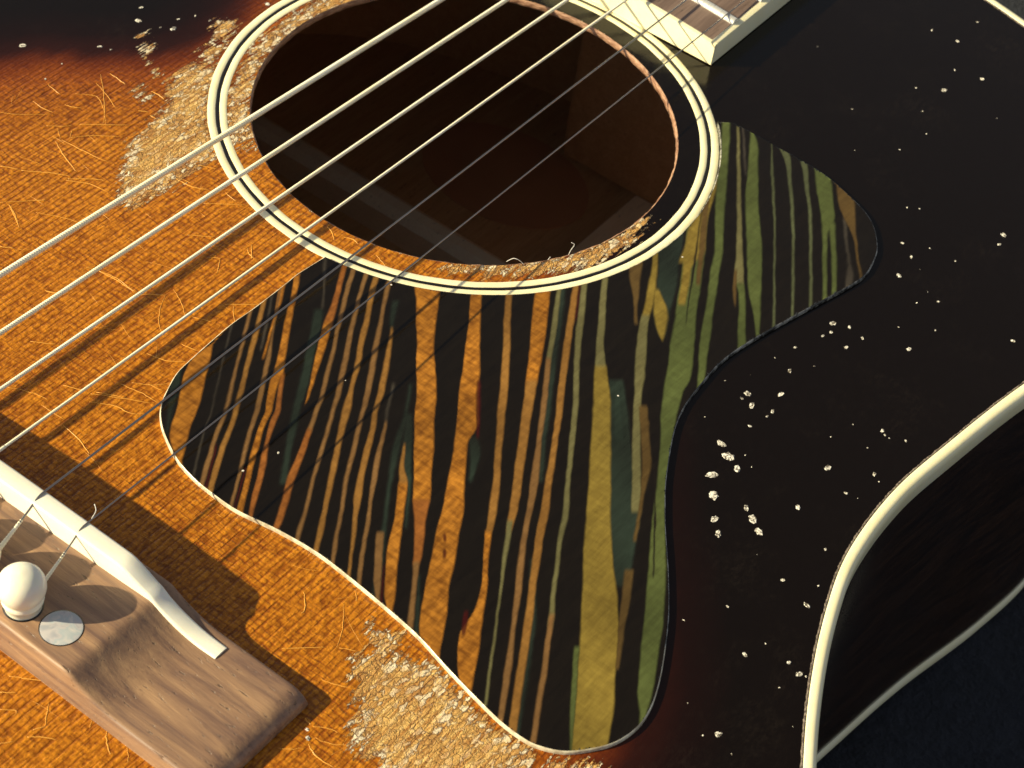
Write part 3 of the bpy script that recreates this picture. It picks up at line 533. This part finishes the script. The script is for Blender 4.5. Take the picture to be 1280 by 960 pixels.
def stripe_fields(P3):
    u, v = to_photo(P3); n = len(u)
    u = u + .55 * wob(P3[:, 0], P3[:, 1], .35, 1) + .30 * wob(P3[:, 0], P3[:, 1], 1.1, 2)
    hue = wob(P3[:, 0], P3[:, 1], .25, 3); edge_n = wob(P3[:, 0], P3[:, 1], .35, 4)
    base = np.array([.0070, .0048, .0026]); col = np.tile(base, (n, 1)); cov = np.zeros(n); see = np.zeros(n)
    order = sorted(STRIPES, key=lambda s: {'wisp': 0, 'teal': 1}.get(s[0], 3 if s[0] in ('red', 'slit') else 2))
    for kind, rows in order:
        r = np.array(rows); yy = r[:, 0]; lo = r[0, 0]; hi = r[-1, 0]
        yf = np.arange(lo - 40, hi + 41, 1.0); ker = np.hanning(31); ker /= ker.sum(); cur = []
        for q in (1, 2):
            a0 = (r[1, q] - r[0, q]) / max(r[1, 0] - r[0, 0], 1); a1 = (r[-1, q] - r[-2, q]) / max(r[-1, 0] - r[-2, 0], 1)
            c_ = np.interp(yf, yy, r[:, q]) + np.where(yf < lo, (yf - lo) * a0, 0) + np.where(yf > hi, (yf - hi) * a1, 0)
            cur.append(np.convolve(np.pad(c_, 15, mode='reflect', reflect_type='odd'), ker, 'valid'))
        L = np.interp(np.clip(v, lo, hi), yf, cur[0]); R_ = np.interp(np.clip(v, lo, hi), yf, cur[1])
        s0 = ((r[1, 1:] - r[0, 1:]) / max(r[1, 0] - r[0, 0], 1)).mean(); s1 = ((r[-1, 1:] - r[-2, 1:]) / max(r[-1, 0] - r[-2, 0], 1)).mean()
        ex = np.where(v < lo, (v - lo) * s0, 0) + np.where(v > hi, (v - hi) * s1, 0); L = L + ex; R_ = R_ + ex
        ext0 = ext1 = 3.0
        if abs(poly_sdf(plane_at([(r[0, 1:].mean(), lo)], GH)[:, :2], GO)[0]) < 5: ext0 = 60
        if abs(poly_sdf(plane_at([(r[-1, 1:].mean(), hi)], GH)[:, :2], GO)[0]) < 5: ext1 = 60
        side_ = np.minimum(u - L, R_ - u) - (.75 if kind in ('tan', 'tan2', 'sage', 'greygreen') else .35); endd = np.minimum(v - (lo - ext0), (hi + ext1) - v)
        c, so, se = COL[kind]; so = so * (.8 + .25 * edge_n)
        m = np.clip(side_ / (2 * so) + .5, 0, 1); m = m * m * (3 - 2 * m); m *= np.clip(endd / 6.0, 0, 1)
        if kind in ('wisp', 'teal'): m *= np.clip(.75 + .25 * hue, 0, 1)
        if kind == 'red': m *= .85
        c = np.array(c)
        cc = c[None, :] * (1 + .16 * hue[:, None]) * np.where(side_[:, None] < 1.3, .80, 1.0)
        col = col * (1 - m[:, None]) + cc * m[:, None]
        if kind == 'slit': cov *= (1 - m); see *= (1 - m)
        else: cov = np.maximum(cov, m); see = see * (1 - m) + se * m
    return col, cov, see
scol, scov, ssee = stripe_fields(VG)
guard = mesh_obj('pickguard', VG, FG, M['guard'], guitar, True, {'stripe_colour': scol, 'stripe_cover': scov, 'see_through': ssee})
for sel, mt in ((amber_side, 'guardedge'), (~amber_side, 'guardedge_dark')):
    fs = edge_faces(sel)
    if fs:
        us = sorted({i for f in fs for i in f}); mp = {a: b for b, a in enumerate(us)}
        mesh_obj('guard_edge', [Vr[i] for i in us], [tuple(mp[i] for i in f) for f in fs], M[mt], guard, True)

# chips knocked out of the finish, down to pale wood, with glassy glints painted in
CHIPS =[(1164.8,37.8,2.8),(1196.8,51.6,3.4),(1227.8,99.0,4.1),(1180.3,112.8,5.5),(1193.4,87.7,2.1),(1145.2,110.0,1.7),(1065.2,136.5,2.1),(1153.5,139.2,1.7),(1158.0,167.4,1.4),(1124.6,187.3,1.7),(1221.6,27.5,2.1),(1254.2,293.9,4.8),(1249.1,305.9,3.1),(1133.9,259.5,1.4),(1128.1,303.9,2.8),(1139.1,321.4,3.1),(1162.4,310.4,1.4),(1194.1,326.6,1.7),(1149.4,261.2,1.4),(1022.2,58.4,1.4),(1123.6,344.4,4.1),(1172.8,377.0,2.4),(1145.9,378.8,1.7),(1041.1,404.5,4.8),(1038.7,415.5,3.4),(1028.4,420.0,2.8),(1061.7,409.0,3.1),(1077.9,422.8,3.1),(1057.6,434.4,3.8),(994.0,434.4,3.1),(968.9,447.5,1.4),(987.1,463.7,4.1),(1017.7,457.8,1.7),(1136.3,436.5,4.1),(1169.3,413.1,1.7),(1123.2,409.0,1.4),(1266.2,426.2,3.8),(934.5,492.2,5.2),(927.0,498.0,2.8),(939.7,507.0,5.8),(975.8,493.2,5.8),(965.8,514.5,4.1),(958.9,520.4,2.4),(937.3,532.8,2.8),(901.9,554.8,7.6),(910.5,570.6,9.3),(921.5,586.0,6.2),(931.8,568.8,1.7),(889.8,593.6,8.6),(891.6,619.4,8.2),(1034.9,585.0,5.2),(1038.7,546.2,1.4),(1103.0,538.6,3.4),(1106.1,543.8,2.1),(1111.6,547.9,1.4),(1132.2,551.3,2.4),(1084.1,559.9,1.7),(1093.0,592.9,3.8),(1098.5,602.2,1.4),(1057.2,616.6,3.1),(1223.3,528.3,2.1),(1124.6,607.3,2.1),(1159.7,365.0,1.0),(881.2,521.4,1.0),(906.3,476.0,1.0),(893.3,648.9,6.9),(897.8,667.1,6.2),(940.7,648.9,6.9),(948.3,664.4,6.2),(932.8,635.2,5.5),(997.4,634.1,4.1),(1031.8,686.7,2.8),(1061.7,698.1,3.4),(978.5,725.2,3.1),(1022.9,732.4,1.7),(1008.4,756.8,4.5),(909.4,758.2,2.1),(854.4,775.4,1.7),(931.1,818.4,3.8),(986.1,828.3,3.1),(999.2,842.8,5.2),(1007.4,845.9,1.7),(956.9,804.6,1.4),(896.7,918.1,4.1),(878.5,919.4,1.4),(914.6,942.8,1.4),(974.1,859.6,1.4),(1048.3,730.7,1.7),(1032.5,781.2,1.4),(1008.4,886.1,1.7),(176.3,9.6,3.4),(172.9,26.1,5.5),(222.8,24.1,2.8),(216.6,36.1,5.2),(28.5,57.1,5.5),(124.8,58.4,3.8),(138.9,61.9,2.1),(56.7,99.0,2.4),(334.1,5.2,4.1),(262.3,25.8,2.8),(244.1,19.9,2.1),(200.4,34.4,2.1),(77.3,79.8,1.4),(384,912,3),(385,923,3.2),(303.7,592.4,2.2),(347.8,570,2),(900,918,3)]
def chip(u, v, s):
    c = plane_at([(u, v)], .0)[0]; r = s * .5 / 4.9 * 1.25
    gz = GH if poly_sdf(np.array([c[:2]]), GO)[0] > 0 else 0.0
    seg = 11; ph = random.random() * 6; el = random.uniform(.65, 1.0); th = random.uniform(-.6, 1.2)
    prof = ((1.0, .02), (.92, .10), (.6, random.uniform(.05, .2)), (.3, .13)); S = []
    for q, z in prof:
        ring = []
        for j in range(seg):
            a = 2 * math.pi * j / seg; w = 1 + .22 * math.sin(2 * a + ph) + .13 * math.sin(5 * a + 2 * ph) + random.uniform(-.12, .12)
            x = r * q * w * math.cos(a); y = r * q * w * el * math.sin(a)
            ring.append((c[0] + x * math.cos(th) - y * math.sin(th), c[1] + x * math.sin(th) + y * math.cos(th), gz + z * (1 if s > 3 else .6) * random.uniform(.6, 1.3) + .008))
        S.append(ring)
    return sweep(S)
small = []
for u, v, s in CHIPS:
    V, F = chip(u, v, s)
    on_guard = poly_sdf(plane_at([(u, v)])[:, :2], GO)[0] > 0
    if s >= 2.6 and not on_guard: mesh_obj('finish_chip', V, F, M['chip'], board, False)
    else: small.append((V, F))
for i in range(18):                                             # dust and pinprick dings
    u = random.uniform(840, 1270); v = random.uniform(20, 950); c = plane_at([(u, v)])[:, :2]
    if poly_sdf(c, OUT[::6])[0] < 4 or poly_sdf(c, GO)[0] > 0 or np.hypot(*c[0]) < 58: continue
    small.append(chip(u, v, random.choice((.6, .7, .8, 1.0))))
V, F = merge(small); o = mesh_obj('pinprick_ding', V, F, M['chip'], board, False); o['kind'] = 'stuff'

# lacquer checks: fine raised cracks that catch the sun
def zz(ox, oy, s, pts): return [(ox + a * s, oy + b * s) for a, b in pts]
z1 = lambda *p: zz(0, 0, .34375, p); za = lambda *p: zz(0, 100, .1875, p); zb = lambda *p: zz(0, 310, .34375, p); zc = lambda *p: zz(0, 200, .1876, p); zd = lambda *p: zz(320, 740, .2292, p); ze = lambda *p: zz(0, 800, .1875, p)
CH = [za((220,140),(290,190),(355,218)), za((0,215),(120,228),(360,228)), za((415,400),(560,475),(720,548)), za((370,410),(430,510),(510,612)), za((500,92),(600,98),(655,118),(690,190),(705,295)), za((530,295),(700,298),(860,300)), za((470,385),(620,372),(810,380)), za((0,573),(130,598)), za((140,602),(330,620),(470,640)), za((440,668),(600,695),(715,748)), za((450,660),(620,660),(700,672)), za((0,815),(170,808),(300,800)), za((60,830),(95,890),(120,950)), za((240,885),(400,912),(530,950)), za((430,165),(490,182),(545,186)), za((800,5),(835,28)), za((320,30),(400,100)), za((640,20),(715,105),(775,190)), za((380,320),(405,390)), za((480,330),(465,385)), za((310,305),(420,310),(480,300)), za((1005,75),(1060,100),(1095,130)), za((920,205),(990,215)), za((1000,235),(1045,260)), za((1215,660),(1280,690)),
 zc((210,270),(300,270)), zc((0,575),(100,590)), zc((300,870),(370,892)), zc((570,720),(640,722)), zc((660,740),(780,790),(905,885)), zc((60,300),(100,380),(128,450)),
 zb((360,85),(430,120),(490,162)), zb((600,170),(580,230),(578,275),(595,320)), zb((630,150),(660,200),(672,245)), zb((510,170),(610,170)), zb((110,340),(210,352)), zb((165,155),(230,170)), zb((700,250),(775,270)), zb((820,205),(960,205)), zb((848,205),(852,275)), zb((660,350),(720,375)), zb((535,385),(600,408),(680,415)), zb((480,490),(560,498),(620,490)), zb((540,495),(590,520)), zb((440,495),(520,530),(570,560)), zb((330,530),(400,540),(560,565)), zb((325,560),(420,575),(470,600),(530,605)), zb((350,525),(460,545)), zb((230,500),(310,520)), zb((150,570),(235,625)), zb((230,645),(290,700),(325,750)), zb((25,505),(110,525),(175,552)), zb((900,0),(905,20),(925,40)), zb((760,35),(805,38)), zb((800,40),(790,90)),
 zd((262,0),(268,90),(245,115)), zd((478,65),(470,200),(440,300)), zd((545,0),(548,50)), zd((265,685),(300,725)), zd((285,830),(330,900),(430,960)), zd((310,735),(400,745),(450,770)), zd((320,795),(420,830),(520,835)), zd((120,850),(190,858),(250,850)), zd((360,480),(450,510),(520,520)), zd((140,310),(260,305),(380,300)), zd((450,305),(560,325)),
 ze((60,240),(180,258),(330,280)), ze((0,352),(110,352)), ze((0,465),(105,470),(90,510)), ze((180,648),(280,648),(380,662)), ze((0,690),(90,675)), ze((325,420),(310,500),(300,575)), ze((715,590),(712,690),(735,765)), ze((610,530),(600,590)), ze((850,700),(858,820)), ze((220,600),(300,580)),
 z1((365,270),(375,330),(382,400),(375,450)), z1((640,650),(700,680),(760,690)), z1((740,740),(900,745)), z1((720,600),(790,615)), z1((915,890),(915,940)), z1((680,855),(790,862)), z1((820,700),(860,735)), z1((400,268),(455,305)), z1((370,150),(480,205)),
 # band inside the rosette
 zz(340, 260, .1875, [(370,125),(400,165),(415,215)]), zz(340, 260, .1875, [(690,310),(730,355),(760,390)]), zz(340, 260, .1875, [(480,195),(540,210),(575,240)]), zz(340, 260, .1875, [(160,50),(205,40)])]
parts = []
for line in CH:
    if poly_sdf(plane_at(line)[:, :2].mean(0)[None], burst_poly)[0] < 1: continue
    P3 = smooth_curve(plane_at(line, .02), 5, closed=False); P3[:, :2] += rng.normal(0, .05, (len(P3), 2)); P3[:, 2] = .02
    w = random.uniform(.05, .10); rad_ = [w * (.35 + .65 * math.sin(math.pi * min(max(i / (len(P3) - 1), .06), .94))) for i in range(len(P3))]
    V, F = tube(P3, rad_, 5); parts.append(([(x, y, max(z, -.01)) for x, y, z in V], F))
for i in range(120):                                             # the smaller checks between them
    if i < 300: u = random.uniform(-5, 470); v = random.uniform(110, 955)
    else: u = random.uniform(0, 480); v = random.uniform(740, 960)
    c = plane_at([(u, v)])[0]
    if poly_sdf(np.array([c[:2]]), burst_poly)[0] < 2 or poly_sdf(np.array([c[:2]]), GO)[0] > -1 or np.hypot(c[0], c[1]) < 57 or (c[0] < -136 and c[1] > -78 and c[0] > -166): continue
    a = random.choice((random.gauss(.1, .35), random.gauss(1.4, .35), random.gauss(-.75, .3))); L = random.uniform(1.5, 8.0); b_ = random.uniform(-.25, .25)
    P3 = [(c[0] + t * L * math.cos(a + b_ * t), c[1] + t * L * math.sin(a + b_ * t), .012) for t in np.linspace(0, 1, 5)]
    V, F = tube(P3, [.008, .022, .03, .022, .008], 4); parts.append((V, F))
V, F = merge(parts); o = mesh_obj('lacquer_check', V, F, M['check'], board, True); o['kind'] = 'stuff'

# loose fibres at the rim of the hole
for pts in ([(633,327,0),(642,323,1.5),(650,326,1.2),(655,331,.2)], [(710,320,-.5),(714,312,1),(718,306,1.8),(714,303,2.2)], [(685,325,0),(688,321,1)]):
    P3 = np.array([plane_at([(u, v)], z)[0] for u, v, z in pts]); V, F = tube(smooth_curve(P3, 5, False), .06, 5); mesh_obj('wood_fibre', V, F, M['fluff'], board)

# bridge
XF, XB, YE = -139.2, -163.9, 74.6
def bridge_h(y):
    a = abs(y); t = min(max((a - 44.5) / 12.5, 0), 1)
    return 7.0 - 3.7 * (1 - (1 - t) ** 2.3)
nx, ny = 20, 170
Vt = []; 
xsb = np.linspace(XB, XF, nx); ysb = np.linspace(-YE, YE, ny)
def bz(x, y):
    h = bridge_h(y); e = min(x - XB, XF - x); ey = YE - abs(y)
    r1 = .7 if x < -150 else .8
    if e < r1: h -= r1 * (1 - math.sqrt(max(0, 1 - (1 - e / r1) ** 2)))
    if ey < 4.0: h -= min(h - .6, 2.4 * (1 - math.sqrt(max(0, 1 - (1 - ey / 4.0) ** 2))))
    return h
xsb = np.array([XB, XB + .08, XB + .25, XB + .5, XB + .75] + list(np.linspace(XB + 3, XF - 1.5, 14)) + [XF - .8, XF - .4, XF - .15, XF])
ysb = np.concatenate([[-YE, -YE + .1, -YE + .4, -YE + .9, -YE + 1.6, -YE + 2.4, -YE + 3.2], np.linspace(-YE + 4, YE - 4, 160), -np.array([-YE, -YE + .1, -YE + .4, -YE + .9, -YE + 1.6, -YE + 2.4, -YE + 3.2])[::-1]])
nx, ny = len(xsb), len(ysb)
V = [(x, y, bz(x, y)) for x in xsb for y in ysb]; F = [(i * ny + j, (i + 1) * ny + j, (i + 1) * ny + j + 1, i * ny + j + 1) for i in range(nx - 1) for j in range(ny - 1)]
per = [(i, 0) for i in range(nx)] + [(nx - 1, j) for j in range(1, ny)] + [(i, ny - 1) for i in range(nx - 2, -1, -1)] + [(0, j) for j in range(ny - 2, 0, -1)]
b0 = len(V); V += [(xsb[i] + (-.5 if i == 0 else 0), ysb[j], 0.0) for i, j in per]
for a in range(len(per)):
    b = (a + 1) % len(per); F.append((per[a][0] * ny + per[a][1], b0 + a, b0 + b, per[b][0] * ny + per[b][1]))
bridge = mesh_obj('bridge', V, F, M['bridge'], guitar, True, sharp=60)

# saddle: long bone strip, tall under the strings and shaved down past them
def sad_top(y):
    a = -y
    if a > 0: base = 10.8 + .9 * (1 - (y / 38) ** 2) * (abs(y) < 38)
    base = 10.75 + .9 * max(0, 1 - (y / 40) ** 2)
    t = min(max((abs(y) - 37.0) / 9.0, 0), 1); t = t * t * (3 - 2 * t)
    low = bridge_h(y) + .75 - max(0, abs(y) - 50) * .05
    return base * (1 - t) + low * t
S = []
for y in np.linspace(-58.5, 58.5, 140):
    zt = sad_top(y); xf = -141.3 - (y + 27) * -.0; xf = -141.45 - .018 * (y + 27); tilt = 0
    narrow = .45 * min(max((abs(y) - 38) / 8, 0), 1)
    xr = xf - 3.5 + narrow * .3; xa = xf - narrow * .5
    S.append([(xa, y, 2.5), (xa, y, zt - .45), (xa - .12, y, zt - .14), (xa - .45, y, zt), (xr + .5, y, zt - .05), (xr + .14, y, zt - .18), (xr, y, zt - .5), (xr, y, 2.5)])
V, F = sweep(S); mesh_obj('saddle', V, F, M['bone'], bridge, True, sharp=50)

pins = [(-159.0, y) for y in (23.2, 12.6, 2.0, -8.6, -19.2, -29.7)]
for x, y in pins:
    prof = [(.01, 2), (2.9, 2), (3.05, 7.0), (3.15, 8.4), (3.45, 8.7), (3.55, 9.2), (3.3, 9.6), (3.25, 9.9), (3.5, 10.15), (3.6, 10.4), (3.85, 11.0), (4.05, 12.0), (4.0, 13.0), (3.6, 14.1), (2.8, 15.0), (1.5, 15.6), (.01, 15.8)]
    V, F = lathe(prof, x, y); o = mesh_obj('bridge_pin', V, F, M['ivory'], bridge)
    V, F = lathe([(3.0, 7.02), (3.3, 7.05), (3.4, 7.06)], x, y); mesh_obj('pin_hole', V, F, M['blackline'], bridge)
for y in (-37.5, 30.5):
    V, F = lathe([(.01, 7.09), (3.3, 7.09), (3.5, 7.05), (3.5, 6.5)], -158.1, y, 48); mesh_obj('pearl_dot', V, F, M['pearl'], bridge, True, sharp=40)
    V, F = lathe([(3.45, 7.03), (3.7, 7.035)], -158.1, y, 48); mesh_obj('dot_seam', V, F, M['blackline'], bridge)

# neck and fretboard
XE, HW, RADB = 54.34, 28.7, 300.0
def crown(y, base): return base + (math.sqrt(RADB ** 2 - y * y) - math.sqrt(RADB ** 2 - HW ** 2))
BZ = 5.85; XN = 285.0
ysf = np.linspace(-HW + 1.5, HW - 1.5, 25)
fb = [];
for x in (XE + 1.2, XN):
    fb.append([(x, y, crown(y, BZ)) for y in ysf] + [(x, HW - 1.5, .4), (x, -HW + 1.5, .4)])
V, F = sweep(fb); fretboard = mesh_obj('fretboard', V, F, M['board'], guitar, True, sharp=30)
def strip(path, prof, name, mat, par):
    pass
S = []
for x in (XE + 1.15, XN):
    S.append([(x, -HW + 1.5, .35), (x, -HW, .35), (x, -HW, BZ - .35), (x, -HW + .12, BZ - .06), (x, -HW + .4, BZ + .02), (x, -HW + 1.5, BZ + .16)])
V, F = sweep(S); mesh_obj('side_binding', V, F, M['cream'], fretboard, True, sharp=35)
S = [[(x, -y, z) for x, y, z in s][::-1] for s in S]; V, F = sweep(S); mesh_obj('side_binding', V, F, M['cream'], fretboard, True, sharp=35)
S = []
for y in np.linspace(-HW, HW, 31):
    zt = crown(y, BZ); S.append([(XE, y, .35), (XE + 1.2, y, .35), (XE + 1.2, y, zt + .01), (XE + .3, y, zt + .03), (XE + .08, y, zt - .05), (XE, y, zt - .3)])
V, F = sweep(S); mesh_obj('end_binding', V, F, M['cream'], fretboard, True, sharp=35)
first = None
for i in range(15):
    xfr = -141.5 + (64.9 + 141.5) * 2 ** (i / 12)
    if xfr > XN - 5: break
    S = []
    for y in np.linspace(-HW + 1.3, HW - 1.3, 21):
        z = crown(y, BZ); S.append([(-1.2, y, z), (-1.1, y, z + .5), (-.55, y, z + .95), (0, y, z + 1.08), (.55, y, z + .95), (1.1, y, z + .5), (1.2, y, z)])
    if first is None:
        V, F = sweep(S, True); first = mesh_obj('fret', V, F, M['fret'], fretboard, True, sharp=50); o = first
    else: o = first.copy(); C.objects.link(o); o.parent = fretboard
    o.location.x = xfr * MM
S = [[(x, 27.5 * math.cos(a), -1 + 19 * -math.sin(a)) for a in np.linspace(math.pi, 0, 17)[::-1]] + [(x, -27.5, .3), (x, 27.5, .3)] for x in (132.5, XN)]
V, F = sweep(S); mesh_obj('neck', V, F, M['side'], guitar, True, sharp=40)

# strings
SR = [.67, .54, .42, .32, .215, .165]
ENDS = [((0, 344), (550.6, 0)), ((0, 416.5), (633, 0)), ((0, 487), (709, 0)), ((0, 562.7), (782.7, 0)), ((51.6, 617.7), (829, 22)), ((109.7, 653.4), (860, 56.7))]
XS = -142.6; ZF = [8.3, 8.9, 9.2, 9.1, 8.4, 7.6]
for i in range(6):
    zs = sad_top([27, 16, 5, -5, -16.5, -27][i]) + SR[i]; P = [np.array([XS, 0, 0.]), np.array([XE, 0, 0.])]
    zf = ZF[i]
    A = plane_at([ENDS[i][0]], zs)[0]; B = plane_at([ENDS[i][1]], zf)[0]
    for it in range(8):
        zA = zs + (zf - zs) * (A[0] - XS) / (XE - XS); zB = zs + (zf - zs) * (B[0] - XS) / (XE - XS)
        A = plane_at([ENDS[i][0]], zA)[0]; B = plane_at([ENDS[i][1]], zB)[0]
    dr = (B - A) / (B[0] - A[0])
    Sd = A + dr * (XS - A[0]); En = A + dr * (XN - 6 - A[0])
    px_, py_ = pins[i]; pe = np.array([px_ + 3.6, py_ + .3, 7.4])
    sp_ = smooth_curve([Sd + dr * 3.0, Sd + dr * .8 + np.array([0, 0, .0]), Sd + np.array([-1.0, 0, -.25]), Sd + (pe - Sd) * .3 + np.array([0, 0, .1]), Sd + (pe - Sd) * .65 + np.array([0, 0, .05]), pe, pe + np.array([-.8, 0, -1.6])], 5, False)
    if i < 4:
        pitch = (.58, .52, .44, .36)[i]; L = np.linalg.norm(En - Sd); nst = int(L / pitch * 5); t = np.linspace(0, 1, nst); path = Sd + dr * 2 + (En - Sd - dr * 2) * t[:, None]
        u = np.cross(dr, [0, 0, 1.0]); u /= np.linalg.norm(u); v = np.cross(u, dr); v /= np.linalg.norm(v); seg = 9
        aa = np.linspace(0, 2 * np.pi, seg, endpoint=False); ph = 2 * np.pi * np.arange(nst) / 5.0
        R_ = SR[i] - pitch * .24 * (.5 - .5 * np.cos(ph[:, None] + aa[None, :]))
        VV = path[:, None, :] + R_[..., None] * (np.cos(aa)[None, :, None] * u + np.sin(aa)[None, :, None] * v)
        idx = np.arange(nst * seg).reshape(nst, seg); nx_ = np.roll(idx, -1, 1)
        FF = np.stack([idx[:-1], nx_[:-1], nx_[1:], idx[1:]], -1).reshape(-1, 4)
        V, F = tube(sp_, SR[i], 10); FF = FF.tolist() + [tuple(q + nst * seg for q in f) for f in F]; VV = VV.reshape(-1, 3).tolist() + [tuple(q) for q in V]
        o = mesh_obj('string', VV, FF, M['bronze'], guitar, True); o['label'] = 'thick bronze wound string'
    else:
        pts = list(sp_[::-1]) + [Sd + (En - Sd) * t for t in np.linspace(.03, 1, 12)]
        V, F = tube(pts, SR[i], 10); s_ = mesh_obj('string', V, F, M['steel'], guitar, True); s_['label'] = 'thin plain steel string'
        mid = Sd + (pe - Sd) * .42; tw = [mid + (pe - mid) * t for t in np.linspace(0, 1, 40)]
        V, F = tube(tw, [SR[i] * (1.25 + .9 * min(1, k_ / 30)) + .05 * math.sin(k_ * 2.4) for k_ in range(40)], 9); mesh_obj('end_winding', V, F, M['bronze'], s_, True)
# frayed thread hanging off the thinnest string at the saddle
P3 = np.array([plane_at([(u, v)], z)[0] for u, v, z in ((112, 652, 11), (116, 646, 11.6), (120, 638, 12), (118, 630, 12.2))]); V, F = tube(smooth_curve(P3, 4, False), .07, 5); mesh_obj('thread', V, F, M['fluff'], bridge)
